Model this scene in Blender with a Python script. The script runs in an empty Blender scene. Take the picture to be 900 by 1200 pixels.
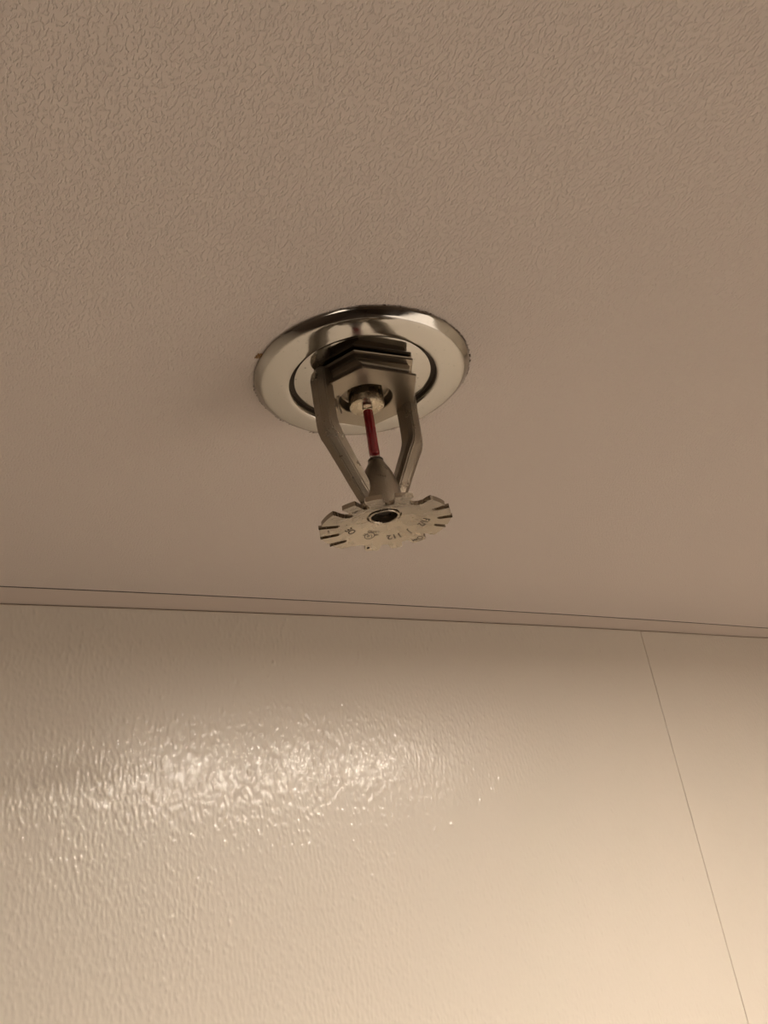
import bpy, bmesh, math, random
import numpy as np
from mathutils import Vector, Matrix
random.seed(7)
C = bpy.context.scene.collection
sc = bpy.context.scene
MM = 0.001
PI = math.pi

# ------------------------------------------------------------------ camera
cam_d = bpy.data.cameras.new('camera')
cam = bpy.data.objects.new('camera', cam_d)
C.objects.link(cam)
def _rot(w):
    th = math.sqrt(sum(a*a for a in w)); return Matrix.Rotation(th, 3, Vector(w))
Rw = _rot((-0.4329, -0.0495, -0.1248)) @ Matrix(((1, 0, 0), (0, 0, -1), (0, 1, 0)))
CAM = Vector((-14.142, -178.075, -121.987)) * MM
m3 = Matrix((Rw[0], -Rw[1], -Rw[2])).transposed()
cam.matrix_world = Matrix.Translation(CAM) @ m3.to_4x4()
cam_d.sensor_fit = 'VERTICAL'
cam_d.sensor_height = 24.0
cam_d.lens = 931.05 / 1200.0 * 24.0
cam_d.clip_start = 0.005
cam_d.clip_end = 50
sc.camera = cam

# ------------------------------------------------------------------ world, exposure
w = bpy.data.worlds.new('world'); sc.world = w; w.use_nodes = True
w.node_tree.nodes['Background'].inputs[0].default_value = (0.9, 0.78, 0.62, 1)
w.node_tree.nodes['Background'].inputs[1].default_value = 0.05
sc.view_settings.view_transform = 'Standard'
sc.view_settings.look = 'None'
sc.view_settings.gamma = 1
sc.view_settings.use_curve_mapping = False
sc.view_settings.exposure = 0.05

# wall frame: u runs along the back wall, n points into it
A = 0.50263
U = Vector((math.cos(A), math.sin(A), 0)); N = Vector((-math.sin(A), math.cos(A), 0))
def W(u, n, z):                       # room coordinates in millimetres -> world metres
    return (U*u + N*n + Vector((0, 0, z))) * MM
ROOM = dict(u0=-900.0, u1=1000.0, n0=-1250.0, z0=-2150.0)

LAMP_U, LAMP_N = 235.0, -270.0
def area(name, loc, target, size, size_y, energy, col):
    l = bpy.data.lights.new(name, 'AREA'); l.shape = 'RECTANGLE'; l.size = size; l.size_y = size_y
    l.energy = energy; l.color = col
    o = bpy.data.objects.new(name, l); C.objects.link(o); o.location = loc
    o.rotation_euler = (Vector(target) - Vector(loc)).to_track_quat('-Z', 'Y').to_euler()
    return o
LAMP_STRENGTH = 78.0
side_light = area('side_fill_light', W(-880, -700, -560), W(0, 0, 0), 0.45, 0.5, 2.0, (1.0, 0.88, 0.74))  # added fill with no real window, brightens the arms and boss
# added fill, no real window: low on the right, aimed up to brighten the ceiling
up_fill = area('ceiling_fill_light', W(940, -350, -1000), W(150, 100, 0), 1.3, 1.4, 11.0, (1.0, 0.87, 0.75))

# ------------------------------------------------------------------ materials
def mat(name, col, rough=0.5, metal=0.0, **k):
    m = bpy.data.materials.new(name); m.use_nodes = True
    b = m.node_tree.nodes['Principled BSDF']
    b.inputs['Base Color'].default_value = (*col, 1)
    b.inputs['Roughness'].default_value = rough
    b.inputs['Metallic'].default_value = metal
    for kk, v in k.items():
        b.inputs[kk.replace('_', ' ')].default_value = v
    return m, m.node_tree, b
def node(nt, t, **k):
    n = nt.nodes.new(t)
    for a, v in k.items(): setattr(n, a, v)
    return n
def math_n(nt, op, a, b=None):
    n = node(nt, 'ShaderNodeMath', operation=op)
    for i, v in enumerate((a, b)):
        if v is None: continue
        if isinstance(v, (int, float)): n.inputs[i].default_value = v
        else: nt.links.new(v, n.inputs[i])
    return n.outputs[0]
def coords(nt, rot=(0, 0, 0), scale=(1, 1, 1)):
    t = node(nt, 'ShaderNodeTexCoord'); r = node(nt, 'ShaderNodeMapping', vector_type='POINT')
    r.inputs['Rotation'].default_value = rot
    s = node(nt, 'ShaderNodeMapping', vector_type='POINT'); s.inputs['Scale'].default_value = scale
    nt.links.new(t.outputs['Object'], r.inputs[0]); nt.links.new(r.outputs[0], s.inputs[0])
    return s.outputs[0]
def noise(nt, vec, scale, detail=2, rough=0.5, dist=0.0):
    n = node(nt, 'ShaderNodeTexNoise'); nt.links.new(vec, n.inputs['Vector'])
    n.inputs['Scale'].default_value = scale; n.inputs['Detail'].default_value = detail
    n.inputs['Roughness'].default_value = rough; n.inputs['Distortion'].default_value = dist
    return n.outputs['Fac']
def ramp(nt, f, lo, hi, a=0.0, b=1.0):
    n = node(nt, 'ShaderNodeMapRange', interpolation_type='SMOOTHSTEP'); nt.links.new(f, n.inputs['Value'])
    n.inputs['From Min'].default_value = lo; n.inputs['From Max'].default_value = hi
    n.inputs['To Min'].default_value = a; n.inputs['To Max'].default_value = b
    return n.outputs[0]
def bump(nt, b, h, dist, strength=1.0):
    n = node(nt, 'ShaderNodeBump'); n.inputs['Strength'].default_value = strength
    n.inputs['Distance'].default_value = dist; nt.links.new(h, n.inputs['Height'])
    nt.links.new(n.outputs[0], b.inputs['Normal'])
def mixcol(nt, b, fac, c1, c2, sock='Base Color'):
    n = node(nt, 'ShaderNodeMix', data_type='RGBA')
    nt.links.new(fac, n.inputs[0]); n.inputs[6].default_value = (*c1, 1); n.inputs[7].default_value = (*c2, 1)
    nt.links.new(n.outputs[2], b.inputs[sock])

# ceiling: matt vinyl-coated panel with a fine slanted wrinkle grain
CEIL = (0.60, 0.515, 0.45)
M_ceil, nt, b = mat('ceiling_panel', CEIL, 0.55, Specular_IOR_Level=0.3)
v = coords(nt, (0, 0, math.radians(58)), (1.0, 1.75, 1.0))
n1 = noise(nt, v, 950, 2.0, 0.5, 0.5)
pit = ramp(nt, n1, 0.36, 0.52)
n2 = noise(nt, coords(nt), 60, 2)
bump(nt, b, math_n(nt, 'ADD', pit, math_n(nt, 'MULTIPLY', n2, 0.3)), 0.00013, 1.0)
M_trim, nt, b = mat('trim_strip', (0.56, 0.465, 0.395), 0.5, Specular_IOR_Level=0.3)
bump(nt, b, noise(nt, coords(nt), 500, 2), 0.00003)
M_gap, _, _ = mat('joint_shade', (0.045, 0.035, 0.03), 0.9)  # near-black colour stands in for the shade inside the panel joints

# wall: glossy cream laminate embossed with upright ripples and small beads
M_wall, nt, b = mat('wall_laminate', (0.76, 0.69, 0.595), 0.32, Specular_IOR_Level=0.45, Coat_Weight=0.38, Coat_Roughness=0.10)
fine = noise(nt, coords(nt, (0, 0, 0), (1.0, 1.0, 0.5)), 900, 1.5, 0.5, 0.2)
bump(nt, b, fine, 0.00006, 1.0)
M_wall_plain, _, _ = mat('wall_plain', (0.74, 0.66, 0.55), 0.5)
M_wall_dark, _, _ = mat('wall_dark_wood', (0.10, 0.07, 0.05), 0.5)
M_floor, nt, b = mat('floor_vinyl', (0.16, 0.13, 0.10), 0.5)
mixcol(nt, b, noise(nt, coords(nt), 40, 4), (0.14, 0.11, 0.09), (0.20, 0.16, 0.13))

# metals
def metal(name, col, rough, grain=0.0, gscale=2500, spots=0.0, rvar=0.08):
    m, nt, b = mat(name, col, rough, 1.0)
    c = coords(nt)
    if grain: bump(nt, b, noise(nt, c, gscale, 3, 0.6), grain)
    r = ramp(nt, noise(nt, c, 250, 4, 0.6), 0.3, 0.7, rough - rvar, rough + rvar)
    nt.links.new(r, b.inputs['Roughness'])
    if spots:
        s = ramp(nt, noise(nt, c, 900, 2, 0.6), 0.66, 0.74, 0, spots)
        mixcol(nt, b, s, col, tuple(x*0.25 for x in col))
    return m
M_chrome = metal('polished_chrome', (0.40, 0.375, 0.335), 0.12, 0.0, spots=0.35, rvar=0.05)
M_cup = metal('polished_cup', (0.40, 0.375, 0.335), 0.10, 0.0, spots=0.6, rvar=0.03)
M_cast = metal('sand_cast_nickel', (0.27, 0.228, 0.175), 0.33, 0.00014, 2600)
M_mach = metal('machined_nickel', (0.25, 0.21, 0.16), 0.32, 0.00001, 3000, rvar=0.03)
M_defl = metal('nickel_plated_sheet', (0.31, 0.265, 0.205), 0.26, 0.00001, 2500, spots=0.1, rvar=0.04)
M_brass = metal('pale_brass', (0.40, 0.34, 0.25), 0.28, 0.00002, 3000, spots=0.5)
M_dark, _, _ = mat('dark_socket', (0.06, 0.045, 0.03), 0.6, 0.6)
M_stamp, _, _ = mat('stamped_recess', (0.10, 0.075, 0.05), 0.6, 0.3)  # flat dark colour for the stamped letters, in place of cut depth
M_dust, _, _ = mat('dust', (0.12, 0.08, 0.055), 0.95)
M_rust, nt, b = mat('rust_stain', (0.30, 0.17, 0.07), 0.9)
M_red, nt, b = mat('red_bulb_liquid', (0.30, 0.003, 0.012), 0.25, 0.0, Coat_Weight=0.6, Coat_Roughness=0.05)
M_glass, nt, b = mat('bulb_glass', (1.0, 0.90, 0.86), 0.02, 0.0, Transmission_Weight=1.0, IOR=1.25)

# ------------------------------------------------------------------ mesh helpers
def link(name, bm, m, parent=None, smooth=None, mods=None):
    me = bpy.data.meshes.new(name)
    bmesh.ops.recalc_face_normals(bm, faces=bm.faces)
    if smooth is not None:
        for f in bm.faces: f.smooth = True
        for e in bm.edges:
            if len(e.link_faces) == 2 and e.calc_face_angle(0) > math.radians(smooth): e.smooth = False
    bm.to_mesh(me); bm.free()
    me.materials.append(m)
    o = bpy.data.objects.new(name, me); C.objects.link(o)
    if parent is not None: o.parent = parent
    return o
def struct(name, bm, m, parent=None, **k):
    o = link(name, bm, m, parent, **k)
    if parent is None: o['kind'] = 'structure'
    return o
def box_uv(bm, u0, u1, n0, n1, z0, z1):
    vs = [bm.verts.new(W(u, n, z)) for z in (z0, z1) for (u, n) in ((u0, n0), (u1, n0), (u1, n1), (u0, n1))]
    for f in ((0, 1, 2, 3), (4, 5, 6, 7), (0, 1, 5, 4), (1, 2, 6, 5), (2, 3, 7, 6), (3, 0, 4, 7)):
        bm.faces.new([vs[i] for i in f])
def lathe(prof, seg=64, cx=0, cy=0, closed=False):
    bm = bmesh.new(); rings = []
    for r, z in prof:
        if r < 1e-6: rings.append([bm.verts.new((cx*MM, cy*MM, z*MM))])
        else: rings.append([bm.verts.new(((cx + r*math.cos(2*PI*i/seg))*MM, (cy + r*math.sin(2*PI*i/seg))*MM, z*MM)) for i in range(seg)])
    pairs = list(zip(rings, rings[1:]))
    if closed: pairs.append((rings[-1], rings[0]))
    for a, b_ in pairs:
        for i in range(seg):
            j = (i+1) % seg
            if len(a) == 1 and len(b_) == 1: continue
            if len(a) == 1: bm.faces.new((a[0], b_[i], b_[j]))
            elif len(b_) == 1: bm.faces.new((a[i], a[j], b_[0]))
            else: bm.faces.new((a[i], a[j], b_[j], b_[i]))
    return bm

# ------------------------------------------------------------------ the room
D1, D2 = 172.0, 192.0
def bow(u):                            # the panels belly out a little between their fixings
    t = (u - 165.0) / 250.0
    return -4.6 * max(0.0, 1 - t*t) if abs(t) < 1 else 0.0
def us(a, b_):
    xs = [a] + [x for x in range(-90, 421, 15) if a < x < b_] + [b_]
    return xs
def slab_strip(nA, nB, zA, zB, a, b_, bowA, bowB, uu=None):
    """a slab between the lines n=nA and n=nB (each may follow the bow), from z=zA down to z=zB"""
    bm = bmesh.new(); cols = []
    for u in (uu or us(a, b_)):
        ya = nA + (bow(u) if bowA else 0); yb = nB + (bow(u) if bowB else 0)
        cols.append([bm.verts.new(W(u, ya, zA)), bm.verts.new(W(u, yb, zA)), bm.verts.new(W(u, yb, zB)), bm.verts.new(W(u, ya, zB))])
    for p, q in zip(cols, cols[1:]):
        for i in range(4):
            bm.faces.new((p[i], p[(i+1) % 4], q[(i+1) % 4], q[i]))
    bm.faces.new(cols[0]); bm.faces.new(cols[-1])
    return bm
u0, u1, n0, z0 = ROOM['u0'], ROOM['u1'], ROOM['n0'], ROOM['z0']
ceiling = struct('ceiling', slab_strip(n0, D1, 40, 0, u0, u1, False, True), M_ceil)
ceiling['label'] = 'matt beige ceiling panel with a fine wrinkled grain around the sprinkler'
trim = struct('trim_1', slab_strip(D1 + 1.7, D2 + 25, 40, 0.15, u0, u1, True, False), M_trim)
trim['label'] = 'smooth narrow beige trim strip between the ceiling panel and the cream wall'
link('joint_shade_strip', slab_strip(D1 - 0.4, D1 + 2.6, 39, 0.3, u0, u1, True, True), M_gap, trim)  # dark strip set in the open gap to paint its shade

SEAM = 307.67
wb = bmesh.new(); box_uv(wb, u0, u1, D2 + 4, D2 + 60, z0, 40)
wall = struct('wall_back', wb, M_gap)
wall['label'] = 'cream wall of glossy rippled laminate panels meeting the ceiling trim'
# embossed relief of the laminate, in millimetres: upright ripples and small beads
rs = np.random.RandomState(11)
GU, GZ = 0.45, 0.7
gu = np.arange(-92.0, 472.0, GU); gz = -0.6 - np.arange(0.0, 248.0, GZ)
NU, NZ = len(gu), len(gz)
fu = np.fft.fftfreq(NU, GU)[None, :]; fz = np.fft.fftfreq(NZ, GZ)[:, None]
def field(lu, lz, width):
    k = np.sqrt((fu*lu)**2 + (fz*lz)**2)
    f = np.fft.ifft2(np.fft.fft2(rs.randn(NZ, NU)) * np.exp(-((k - 1.0)/width)**2)).real
    return f / f.std()
relief = 0.042*np.tanh(field(2.1, 7.0, 0.45)) * (1 + 0.35*np.clip(field(40, 40, 0.6), -1, 1)) + 0.009*field(1.5, 2.6, 0.4)
for _ in range(int(564*248/3.6)):
    bu, bz = rs.uniform(-92, 472), rs.uniform(-248, -1)
    su = rs.uniform(0.32, 0.48); sz = su*rs.uniform(1.0, 1.6); hh = su*rs.uniform(0.06, 0.50)
    i0 = int((bu + 92)/GU); k0 = int((-0.6 - bz)/GZ)
    ia, ib = max(0, i0-4), min(NU, i0+6); ka, kb = max(0, k0-3), min(NZ, k0+5)
    relief[ka:kb, ia:ib] += hh*np.exp(-((gu[ia:ib][None, :] - bu)/su)**2 - ((gz[ka:kb][:, None] - bz)/sz)**2)
relief[:2] *= 0.3
def grid_mesh(name, P3, m, parent):
    """P3: rows x cols x 3 array of world metres -> one smooth sheet"""
    r, c, _ = P3.shape
    idx = np.arange(r*c).reshape(r, c)
    q = np.stack([idx[:-1, :-1], idx[:-1, 1:], idx[1:, 1:], idx[1:, :-1]], -1).reshape(-1, 4)
    me = bpy.data.meshes.new(name)
    me.vertices.add(r*c); me.vertices.foreach_set('co', P3.reshape(-1).astype(np.float32))
    me.loops.add(q.size); me.loops.foreach_set('vertex_index', q.reshape(-1).astype(np.int32))
    me.polygons.add(len(q)); me.polygons.foreach_set('loop_start', np.arange(0, q.size, 4, dtype=np.int32))
    me.polygons.foreach_set('use_smooth', np.ones(len(q), dtype=bool))
    me.update(calc_edges=True); me.validate()
    me.materials.append(m)
    o = bpy.data.objects.new(name, me); C.objects.link(o)
    if parent is not None: o.parent = parent
    return o
def wall_panel(a, b_, parent, plain=0.0):
    # rounded upright edges at the joint; the front face follows the bow and carries the relief
    zs = np.concatenate([[-0.25, -0.25], gz, [-320.0, -600.0, z0, z0]])
    sel = np.where((gu > a + 1) & (gu < b_ - 1))[0]
    us_ = np.concatenate([[a, a, a, a + 0.12, a + 0.4], gu[sel], [b_ - 0.4, b_ - 0.12, b_, b_, b_]])
    off = np.concatenate([[5, 1.2, 0.35, 0.1, 0], np.zeros(len(sel)), [0, 0.1, 0.35, 1.2, 5]])
    bw = np.array([bow(x) for x in us_])
    Y = D2 + bw[None, :] + off[None, :] + np.zeros((len(zs), 1))
    Y[2:2 + NZ, 5:5 + len(sel)] -= relief[:, sel] * (np.clip((gu[sel] - a - 4)/plain, 0.08, 1)[None, :] if plain else 1.0)
    Y[1, :] += 0.1; Y[0, :] = D2 + 5; Y[-1, :] = D2 + 5
    uv = np.array(U); nv = np.array(N)
    P3 = us_[None, :, None]*uv + Y[:, :, None]*nv
    P3 = P3 + np.zeros((len(zs), 1, 1)); P3[:, :, 2] = zs[:, None]
    return grid_mesh('panel', P3*MM, M_wall, parent)
wall_panel(u0, SEAM, wall)
wall_panel(SEAM + 0.5, u1, wall, 14.0)

for nm, args, mm in (('wall_left', (u0 - 60, u0, n0 - 60, D2 + 60, z0, 40), M_wall_dark),
                     ('wall_right', (u1, u1 + 60, n0 - 60, D2 + 60, z0, 40), M_wall_plain),
                     ('wall_front', (u0, u1, n0 - 60, n0, z0, 40), M_wall_dark),
                     ('floor', (u0 - 60, u1 + 60, n0 - 60, D2 + 60, z0 - 60, z0), M_floor)):
    bm = bmesh.new(); box_uv(bm, *args); struct(nm, bm, mm)

# ceiling lamp of the room, just behind the camera: a long shallow opal luminaire
lamp = bpy.data.objects.new('ceiling_lamp', None); C.objects.link(lamp)
lamp.location = W(LAMP_U, LAMP_N, 0)
lamp['label'] = 'long shallow opal ceiling lamp behind the viewer'; lamp['category'] = 'lamp'
M_opal, nt, b = mat('opal_diffuser', (0.9, 0.88, 0.84), 0.4)
b.inputs['Emission Color'].default_value = (1.0, 0.88, 0.75, 1)
b.inputs['Emission Strength'].default_value = LAMP_STRENGTH
def lbox(name, hu, hn, z0_, z1_, m):
    bm = bmesh.new()
    vs = [bm.verts.new((U*u + N*n)*MM + Vector((0, 0, z*MM))) for z in (z0_, z1_) for (u, n) in ((-hu, -hn), (hu, -hn), (hu, hn), (-hu, hn))]
    for f in ((0, 1, 2, 3), (4, 5, 6, 7), (0, 1, 5, 4), (1, 2, 6, 5), (2, 3, 7, 6), (3, 0, 4, 7)): bm.faces.new([vs[i] for i in f])
    bmesh.ops.bevel(bm, geom=bm.edges[:], offset=0.002, segments=2, affect='EDGES')
    return link(name, bm, m, lamp)
bm = bmesh.new()                       # frame around a recessed diffuser
pr = [(212, 30, -3.0), (212, 30, -0.2), (226, 44, -0.2), (226, 44, -4.0), (222, 40, -7.0), (214, 32, -7.0)]
rg = [[bm.verts.new((U*(sx*a_) + N*(sy*b_))*MM + Vector((0, 0, z_*MM))) for sx, sy in ((-1, -1), (1, -1), (1, 1), (-1, 1))] for a_, b_, z_ in pr]
for k in range(len(rg)):
    p, q = rg[k], rg[(k+1) % len(rg)]
    for i in range(4): bm.faces.new((p[i], p[(i+1) % 4], q[(i+1) % 4], q[i]))
link('housing', bm, M_wall_plain, lamp)
lbox('diffuser', 211.5, 29.5, -0.3, -5.5, M_opal)

# ------------------------------------------------------------------ the sprinkler
sp = bpy.data.objects.new('fire_sprinkler', None); C.objects.link(sp)
sp['label'] = 'nickel pendent fire sprinkler with red glass bulb and toothed deflector in the ceiling'
sp['category'] = 'fire sprinkler'

# escutcheon: pressed chrome ring with a recessed polished cup
esc = link('escutcheon', lathe([(28.9, -0.02), (29.0, -0.15), (28.95, -0.4), (28.6, -0.8), (27.5, -1.75), (27.2, -1.98), (26.9, -2.1), (26.4, -2.16),
     (25.2, -2.22), (23.5, -2.28), (21.5, -2.34), (20.4, -2.36), (19.95, -2.28), (19.75, -2.05), (19.68, -1.7), (19.62, -1.0), (19.6, -0.3),
     (19.85, -0.25), (20.6, -1.8), (23.5, -1.85), (26.3, -1.7), (27.3, -1.1), (28.3, -0.3), (28.4, -0.02)], 160, closed=True), M_chrome, sp, smooth=40)
esc['label'] = 'polished chrome escutcheon ring'
link('inner_cup', lathe([(9.0, -0.4), (9.0, -0.8), (17.9, -0.8), (18.35, -0.7), (18.5, -0.4)], 128, closed=True), M_cup, esc, smooth=40)
link('shadow_gap', lathe([(17.5, -0.05), (17.5, -0.3), (19.6, -0.3), (19.6, -0.05)], 96, closed=True), M_dark, esc, smooth=40)  # dark annulus paints the shade in the gap between ring and cup

# dust and grime caught along the rim
def fringe(angs, name, m, hmax, seed):
    rnd = random.Random(seed); bm = bmesh.new()
    for a0, a1, k, dens in angs:
        cnt = int((a1 - a0) * dens)
        for i in range(cnt):
            a = math.radians(rnd.uniform(a0, a1)); r = rnd.uniform(28.85, 29.15)
            L = rnd.uniform(0.15, hmax) * k; wd = rnd.uniform(0.08, 0.22)
            t = a + rnd.uniform(-1.0, 1.0); d = Vector((math.cos(t), math.sin(t), 0)); s = Vector((-d.y, d.x, 0))
            P = Vector((math.cos(a)*r, math.sin(a)*r, -0.03))
            v_ = [P - s*wd, P + s*wd, P + d*L + s*wd*0.2 + Vector((0, 0, -rnd.uniform(0.02, 0.3))), P + Vector((0, 0, -rnd.uniform(0.15, 0.35)))]
            q = [bm.verts.new(x*MM) for x in v_]
            for f in ((0, 1, 2), (0, 1, 3), (1, 2, 3), (2, 0, 3)): bm.faces.new([q[j] for j in f])
    o = link(name, bm, m, sp); o['kind'] = 'stuff'; return o
fringe([(103, 150, 0.9, 1.4), (100, 122, 2.6, 3.0), (50, 88, 2.2, 1.6), (58, 76, 3.0, 2.0), (-100, 20, 0.4, 1.6), (150, 182, 0.3, 1.2)], 'dust_fringe', M_dust, 0.9, 3)
rb = bmesh.new()
for i in range(16):
    a = math.radians(207.5 + random.uniform(-2.2, 2.2)); r = random.uniform(28.9, 30.2)
    bmesh.ops.create_icosphere(rb, subdivisions=1, radius=random.uniform(0.15, 0.4)*MM, matrix=Matrix.Translation(Vector((r*math.cos(a), r*math.sin(a), -0.12))*MM))
o = link('rust_spot', rb, M_rust, sp); o['kind'] = 'stuff'

# the head itself hangs a fraction of a degree off plumb
TILT = Matrix.Rotation(math.radians(-0.5), 4, 'Y')
def head(name, bm, m, parent=sp, smooth=None):
    bmesh.ops.transform(bm, matrix=TILT, verts=bm.verts)
    return link(name, bm, m, parent, smooth=smooth)
ARM = math.radians(30.6)
# hexagonal body with milled grooves
HEX0 = math.radians(26.5)
def hexloft(prof):
    bm = bmesh.new(); rings = []
    for r, z in prof:
        aa = [HEX0 + i*PI/3 - (math.radians(6) if (i == 4 and z > -4) else 0) for i in range(6)]
        rr = [r*(1.06 if i == 5 else 1.0) for i in range(6)]
        rings.append([bm.verts.new((rr[i]*math.cos(aa[i])*MM, rr[i]*math.sin(aa[i])*MM, z*MM)) for i in range(6)])
    for a, b_ in zip(rings, rings[1:]):
        for i in range(6): bm.faces.new((a[i], a[(i+1) % 6], b_[(i+1) % 6], b_[i]))
    return bm, rings
bm, rings = hexloft([(13.5, -1.1), (14.4, -1.45), (14.6, -2.0), (14.4, -2.35), (13.1, -2.75), (13.0, -3.1), (13.35, -3.5), (13.35, -5.0), (12.9, -5.4), (12.9, -5.7), (14.2, -6.5), (14.65, -6.75), (14.65, -7.1), (14.5, -7.3)])
top = bm.faces.new(rings[0])
# underside with the round socket
seg = 48; SR = 7.2
ring = [bm.verts.new((SR*math.cos(HEX0 + 2*PI*i/seg)*MM, SR*math.sin(HEX0 + 2*PI*i/seg)*MM, -7.35*MM)) for i in range(seg)]
for i in range(6):
    k = seg // 6
    a, b_ = rings[-1][i], rings[-1][(i+1) % 6]
    for j in range(k): 
        p, q = ring[(i*k + j) % seg], ring[(i*k + j + 1) % seg]
        if j < k // 2: bm.faces.new((a, p, q))
        else: bm.faces.new((b_, p, q))
    bm.faces.new((a, ring[(i*k + k//2) % seg], b_))
prev = ring
for r, z in ((7.0, -7.1), (6.6, -4.6), (6.3, -4.4)):
    cur = [bm.verts.new((r*math.cos(HEX0 + 2*PI*i/seg)*MM, r*math.sin(HEX0 + 2*PI*i/seg)*MM, z*MM)) for i in range(seg)]
    for i in range(seg): bm.faces.new((prev[i], prev[(i+1) % seg], cur[(i+1) % seg], cur[i]))
    prev = cur
bm.faces.new(prev)
hexb = head('hexagonal_body', bm, M_mach, smooth=25)
head('threaded_neck', lathe([(0, 3), (8.8, 3), (8.8, -1.2), (0, -1.2)], 48), M_mach, smooth=40)

# two frame arms, each its own casting branch
def arm(sign):
    path = [(12.2, -1.6), (12.9, -2.6), (13.2, -4.2), (13.15, -9.0), (13.1, -14.0), (13.0, -17.2), (12.75, -18.9), (12.2, -20.5), (11.3, -22.3), (9.0, -27.0), (6.6, -32.0), (4.7, -36.0), (4.2, -37.6), (4.2, -38.5)]
    wt = [5.2, 5.8, 6.2, 6.1, 5.9, 5.9, 5.9, 5.8, 5.2, 5.0, 4.8, 4.6, 4.4, 4.4]
    wr = [3.0, 4.2, 4.6, 4.5, 4.4, 4.5, 4.7, 4.8, 4.7, 4.5, 4.3, 4.0, 3.4, 3.0]
    ang = ARM if sign > 0 else ARM + PI
    ur = Vector((math.cos(ang), math.sin(ang), 0)); tg = Vector((-ur.y, ur.x, 0)); zz = Vector((0, 0, 1))
    bm = bmesh.new(); rings = []
    for i, (r, z) in enumerate(path):
        p0 = Vector(path[max(0, i-1)]); p1 = Vector(path[min(len(path)-1, i+1)])
        d = (p1 - p0).normalized(); nr = Vector((-d.y, d.x))          # outward normal in the arm plane
        if nr.x < 0: nr = -nr
        a, c = wt[i]/2, wr[i]/2; ch = 1.15
        # outer face is crowned to a blunt ridge, inner face flat: pentagonal-octagonal section
        sec = [(-a*0.55, c), (a*0.55, c), (a, c - ch*1.3), (a, -c + ch*0.8), (a*0.62, -c), (-a*0.62, -c), (-a, -c + ch*0.8), (-a, c - ch*1.3)]
        cen = ur*r + zz*z
        rings.append([bm.verts.new((cen + tg*s + (ur*nr.x + zz*nr.y)*t)*MM) for s, t in sec])
    for g, h_ in zip(rings, rings[1:]):
        for i in range(8): bm.faces.new((g[i], g[(i+1) % 8], h_[(i+1) % 8], h_[i]))
    bm.faces.new(rings[0]); bm.faces.new(rings[-1])
    bmesh.ops.recalc_face_normals(bm, faces=bm.faces)
    es = [e for e in bm.edges if len(e.link_faces) == 2 and e.calc_face_angle(0) > math.radians(18)]
    bmesh.ops.bevel(bm, geom=es, offset=0.28*MM, segments=2, affect='EDGES', clamp_overlap=True)
    return head('arm', bm, M_cast, smooth=24), ur, tg
armR, urR, tgR = arm(1)
armL, urL, tgL = arm(-1)
# raised casting marks on the arms' inner-side flanks
def stroke(pts, wd, h, cen, ax, ay, az):
    bm = bmesh.new()
    for (x0, y0), (x1, y1) in zip(pts, pts[1:]):
        d = Vector((x1-x0, y1-y0)).normalized(); s = Vector((-d.y, d.x))*wd/2; e = d*wd/2
        q = [Vector((x0, y0)) - e + s, Vector((x1, y1)) + e + s, Vector((x1, y1)) + e - s, Vector((x0, y0)) - e - s]
        vs = [bm.verts.new((cen + ax*p.x + ay*p.y + az*k)*MM) for k in (-0.1, h) for p in q]
        for f in ((0, 1, 2, 3), (4, 5, 6, 7), (0, 1, 5, 4), (1, 2, 6, 5), (2, 3, 7, 6), (3, 0, 4, 7)): bm.faces.new([vs[i] for i in f])
    return bm
zz = Vector((0, 0, 1))
head('casting_mark', stroke([(0.2, 0.9), (-0.5, 0.9), (-0.5, -1.2), (0.4, -1.2)], 0.28, 0.2, urR*12.9 - tgR*2.6 + zz*(-11.2), urR, zz, -tgR), M_cast, armR)
head('casting_mark', stroke([(-1.0, 0.5), (1.0, -0.6)], 0.3, 0.2, urL*12.2 + tgL*2.6 + zz*(-11.0), -urL, zz, tgL), M_cast, armL)

# domed boss where the arms meet
head('boss', lathe([(0, -25.9), (1.2, -25.9), (1.9, -26.2), (2.15, -26.8), (2.6, -27.7), (3.2, -28.8), (3.8, -30.2), (4.35, -32.0), (4.85, -34.2), (5.25, -36.5), (5.6, -38.6), (5.7, -40.4), (3.25, -40.4), (3.25, -38.6), (0, -38.6)], 64), M_cast, smooth=35)
head('bulb_seat', lathe([(1.0, -25.6), (1.75, -25.5), (2.0, -25.75), (2.0, -26.3), (1.0, -26.3)], 40, closed=True), M_dark, smooth=35)

# valve button in the socket and the glass bulb
cap = head('valve_cap', lathe([(0, -4.5), (4.7, -4.5), (4.7, -9.2), (4.55, -9.6), (4.2, -9.75), (1.45, -9.8), (1.4, -9.6), (0, -9.55)], 64), M_brass, smooth=35)
cap['label'] = 'pale brass valve cap'
# sliver of the spring washer that stands out beside the left arm
bm = bmesh.new(); g0 = []; K = 14
for i in range(K + 1):
    t = i / K; a = math.radians(206 - 50*t); z = -7.2 - 1.9*math.sin(PI*t*0.62)
    g0.append([bm.verts.new(Vector((math.cos(a)*r, math.sin(a)*r, zz_))*MM) for r, zz_ in ((8.3, -7.3), (7.6, z), (7.35, z), (7.4, -6.6))])
for p, q in zip(g0, g0[1:]):
    for i in range(4): bm.faces.new((p[i], p[(i+1) % 4], q[(i+1) % 4], q[i]))
bm.faces.new(g0[0]); bm.faces.new(g0[-1])
head('spring_washer', bm, M_mach, smooth=30)
bulb = head('glass_bulb', lathe([(0, -9.2), (1.1, -9.3), (1.3, -9.8), (1.38, -23.6), (1.3, -24.6), (1.0, -25.2), (0.8, -26.0), (0, -26.1)], 40), M_glass, smooth=50)
bulb['label'] = 'glass bulb filled with red liquid'
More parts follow.
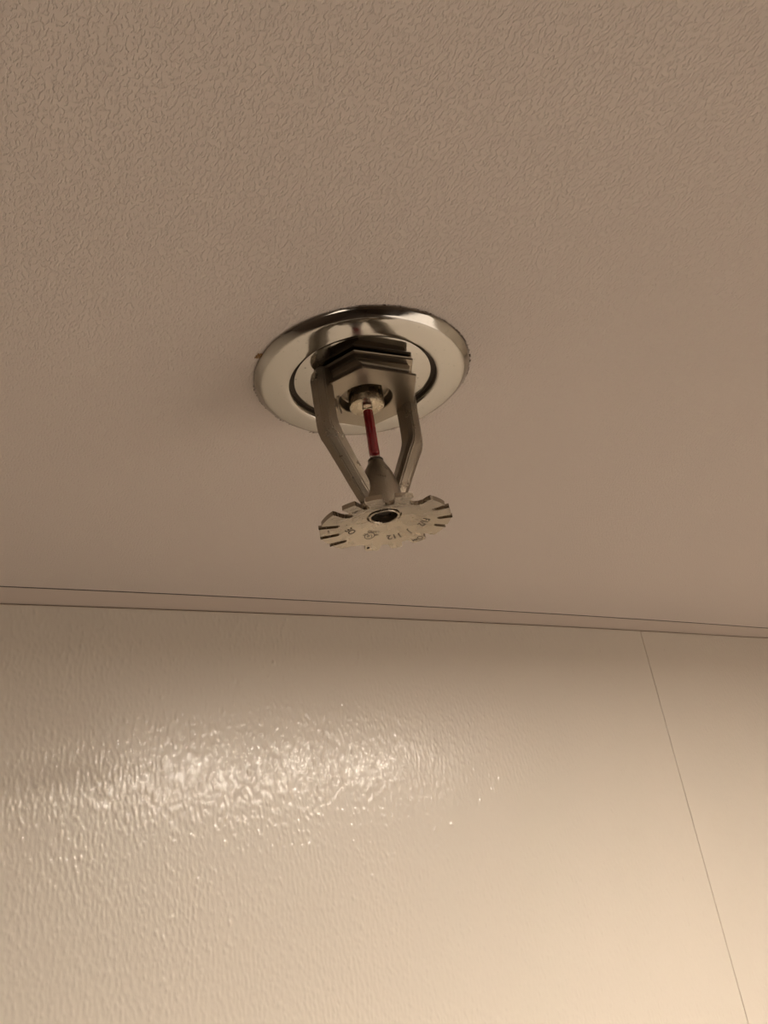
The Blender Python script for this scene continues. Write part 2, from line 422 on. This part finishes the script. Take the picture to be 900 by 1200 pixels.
head('red_liquid', lathe([(0, -10.9), (1.0, -11.0), (1.13, -11.4), (1.2, -23.3), (1.05, -24.0), (0.5, -24.4), (0, -24.5)], 40), M_red, bulb, smooth=50)

# ------------------------------------------------------------------ deflector
DX = 0.37
def zbot(x, y):
    r = math.hypot(x, y); t = min(1.3, max(0.0, (r - 5.0) / 11.2))
    return -41.6 - 2.6*t + 0.011*x + 0.02*y
def P(r, a): a = math.radians(a); return (r*math.cos(a), r*math.sin(a))
def slot(E, I, w0, w1=None):
    E, I = Vector(E), Vector(I); d = (I - E).normalized(); s = Vector((-d.y, d.x)); w1 = w1 or w0
    out = [E + s*w0/2]
    for k in range(5):
        a = -PI/2 + PI*k/4
        out.append(I + d*(w1/2*math.cos(a)) - s*(w1/2*math.sin(a)))
    out.append(E - s*w0/2)
    return [tuple(p) for p in out]
def arc(a0, a1, r=16.25):
    n = max(1, int(abs(a1 - a0)/4)); return [P(r, a0 + (a1-a0)*i/n) for i in range(n+1)]
out = []
def seg_slot(Er, Ea, Ir, Ia, w0, w1=None):
    out.extend(slot(P(Er, Ea), P(Ir, Ia), w0, w1))
# going round by increasing angle; slot() must run outer-in-outer in that sense
out += arc(22, 37); out += [P(15.6, 39.5)]
out += [P(14.4, 40.6), P(14.0, 42), P(14.0, 45), P(14.6, 46)]
out += [P(15.9, 47)]; out += arc(48.5, 60.5); out += [P(15.7, 62)]
out += [P(14.5, 63), P(14.1, 64.5), P(14.1, 70), P(14.4, 71.2)]
out += [P(15.7, 72)]; out += arc(73.5, 82.5); out += [P(15.7, 84)]
out += [P(14.4, 85), P(14.0, 86.4), P(13.9, 91.5), P(14.3, 93)]
out += [P(15.5, 94)]; out += arc(95.5, 107.5); out += [P(15.6, 109.5), P(14.3, 110)]
out += [P(13.7, 113), P(14.0, 119), P(14.7, 126), P(15.6, 130)]
out += arc(133, 146)
seg_slot(16.25, 149.5, 13.4, 140, 1.7, 1.3)
out += arc(154, 166)
seg_slot(16.25, 170, 12.6, 161, 1.6, 1.3)
out += arc(173.5, 188.5)
seg_slot(16.25, 192, 11.8, 183, 1.7, 1.4)
out += arc(196, 219, 16.2)
out += [P(15.0, 217.2), P(13.4, 213.0), P(11.9, 208.5), P(10.7, 205.3), P(9.8, 203.8), P(9.1, 205), P(8.9, 209), P(9.5, 214), P(11.6, 221), P(13.6, 226)]
out += arc(229.5, 242.5, 16.0)
out += [P(13.4, 240.5), P(11.0, 238), P(9.2, 236.5), P(8.5, 238.5), P(8.4, 242), P(9.2, 245.5), P(12.0, 248.5), P(15.0, 250)]
out += arc(252, 266)
out += [P(13.0, 267), P(10.0, 268.5), P(8.6, 270), P(8.0, 274), P(8.0, 280), P(8.6, 283), P(10.5, 281), P(13.5, 278)]
out += arc(276.5, 292.0)
out += [P(14.5, 293.3), P(11.8, 298), P(10.2, 304), P(9.8, 309), P(10.0, 314), P(10.8, 317), P(12.4, 315.5), P(14.4, 311.5)]
out += arc(309, 329.5)
seg_slot(16.25, 333, 12.9, 339, 1.9, 1.5)
out += arc(337.5, 352)
seg_slot(16.25, 356, 13.6, 2.5, 1.6, 1.3)
out += arc(360.5, 373)
seg_slot(16.25, 377, 13.9, 380, 1.5, 1.2)
# clean doubles
pts = []
for p in out:
    if not pts or math.dist(p, pts[-1]) > 0.05: pts.append(p)
if math.dist(pts[0], pts[-1]) < 0.05: pts.pop()
bm = bmesh.new()
vo_ = [bm.verts.new((x, y, 0)) for x, y in pts]
vi_ = [bm.verts.new((4.4*math.cos(2*PI*i/48), 4.4*math.sin(2*PI*i/48), 0)) for i in range(48)]
vh_ = [bm.verts.new((P(14.9, 106.3)[0] + 0.42*math.cos(2*PI*i/10), P(14.9, 106.3)[1] + 0.42*math.sin(2*PI*i/10), 0)) for i in range(10)]
from mathutils.geometry import tessellate_polygon
allv = vo_ + vi_ + vh_
for t in tessellate_polygon([[v_.co.copy() for v_ in l] for l in (vo_, vi_[::-1], vh_[::-1])]):
    order = vo_ + vi_[::-1] + vh_[::-1]
    try: bm.faces.new([order[i] for i in t])
    except ValueError: pass
bmesh.ops.recalc_face_normals(bm, faces=bm.faces)
for k in range(-8, 9):
    for ax in ((1, 0, 0), (0, 1, 0)):
        bmesh.ops.bisect_plane(bm, geom=bm.verts[:] + bm.edges[:] + bm.faces[:], dist=1e-5, plane_co=(ax[0]*k*2, ax[1]*k*2, 0), plane_no=ax)
for f in bm.faces:
    if f.normal.z > 0: f.normal_flip()
ret = bmesh.ops.extrude_face_region(bm, geom=bm.faces[:])
topv = [g for g in ret['geom'] if isinstance(g, bmesh.types.BMVert)]
topset = set(topv)
TH = 1.15
for v_ in bm.verts:
    z = zbot(v_.co.x, v_.co.y) + (TH if v_ in topset else 0.0)
    v_.co.z = z
for v_ in bm.verts: v_.co = Vector((v_.co.x + DX, v_.co.y, v_.co.z))*MM
defl = link('deflector', bm, M_defl, sp, smooth=35)
defl['label'] = 'round toothed nickel deflector plate with stamped lettering'
bv = defl.modifiers.new('bevel', 'BEVEL'); bv.width = 0.13*MM; bv.segments = 2; bv.limit_method = 'ANGLE'; bv.angle_limit = math.radians(50)

# central hub with its socket screw
hub = link('hub', lathe([(4.42, -40.6), (4.35, -41.2), (3.95, -41.3), (3.9, -41.75), (3.75, -41.9), (3.45, -41.9), (3.25, -41.7), (3.2, -40.4)], 56, DX, 0, closed=True), M_defl, defl, smooth=35)
bm = lathe([(0, -39.9), (0.8, -39.95), (1.6, -39.8), (2.2, -40.1), (2.8, -40.0), (3.19, -39.9), (3.19, -39.0), (0, -39.0)], 24, DX, 0)
rr_ = random.Random(5)
for v_ in bm.verts:
    if v_.co.z < -0.0395: v_.co.z += rr_.uniform(-0.25, 0.25)*MM
link('socket_screw', bm, M_dark, defl, smooth=60)

# stamped lettering, laid into the dished underside
def stamped(txt, size, r0, ang, name='lettering', flip=False, bold=0.0, m=None):
    cu = bpy.data.curves.new(name, 'FONT'); cu.body = txt; cu.size = size; cu.align_x = 'CENTER'; cu.align_y = 'CENTER'
    cu.extrude = 0.0; cu.offset = size*0.02 + bold; cu.resolution_u = 3
    to = bpy.data.objects.new(name, cu); C.objects.link(to)
    dg = bpy.context.evaluated_depsgraph_get()
    me0 = bpy.data.meshes.new_from_object(to.evaluated_get(dg))
    bpy.data.objects.remove(to)
    bm = bmesh.new(); bm.from_mesh(me0); bpy.data.meshes.remove(me0)
    ret = bmesh.ops.extrude_face_region(bm, geom=bm.faces[:])
    tv = set(g for g in ret['geom'] if isinstance(g, bmesh.types.BMVert))
    for v_ in bm.verts:
        # seen from below: letter tops outward, text runs by decreasing angle seen from above... i.e. increasing as seen from below
        a = math.radians(ang) + v_.co.x / r0
        r = r0 + v_.co.y
        x, y = r*math.cos(a), r*math.sin(a)
        z = zbot(x, y) + (0.05 if v_ in tv else -0.03)
        v_.co = Vector((x + DX, y, z))*MM
    return link(name, bm, m or M_stamp, defl)
stamped('112', 2.7, 10.9, 75.5)
stamped('J', 2.5, 10.9, 53)
stamped('F1/2', 2.5, 10.6, 20)
stamped('OE', 2.6, 9.5, 153)
stamped('-', 1.6, 9.6, 178)
stamped('SP', 1.8, 10.2, 226)
stamped('LISTED', 1.05, 7.9, 110)
stamped('c', 1.6, 9.5, 122); stamped('us', 1.2, 9.5, 101.5)
stamped('UL', 1.5, 9.7, 113)
stamped('12-0608', 0.62, 14.0, 177)
def ring_mark(r0, ang, R, t):
    cx, cy = P(r0, ang); bm = bmesh.new(); K = 28; rg = []
    for i in range(K):
        c, s = math.cos(2*PI*i/K), math.sin(2*PI*i/K)
        row = []
        for rad, dz in ((R, -0.03), (R - t, -0.03), (R - t, 0.05), (R, 0.05)):
            x, y = cx + rad*c, cy + rad*s; row.append(bm.verts.new(Vector((x + DX, y, zbot(x, y) + dz))*MM))
        rg.append(row)
    for i in range(K):
        p, q = rg[i], rg[(i+1) % K]
        for j in range(4): bm.faces.new((p[j], p[(j+1) % 4], q[(j+1) % 4], q[j]))
    return link('round_stamp', bm, M_stamp, defl)
ring_mark(9.7, 112.5, 1.4, 0.22)
ring_mark(14.9, 51, 0.8, 0.25)
stamped('FM', 1.2, 14.9, 57.5)
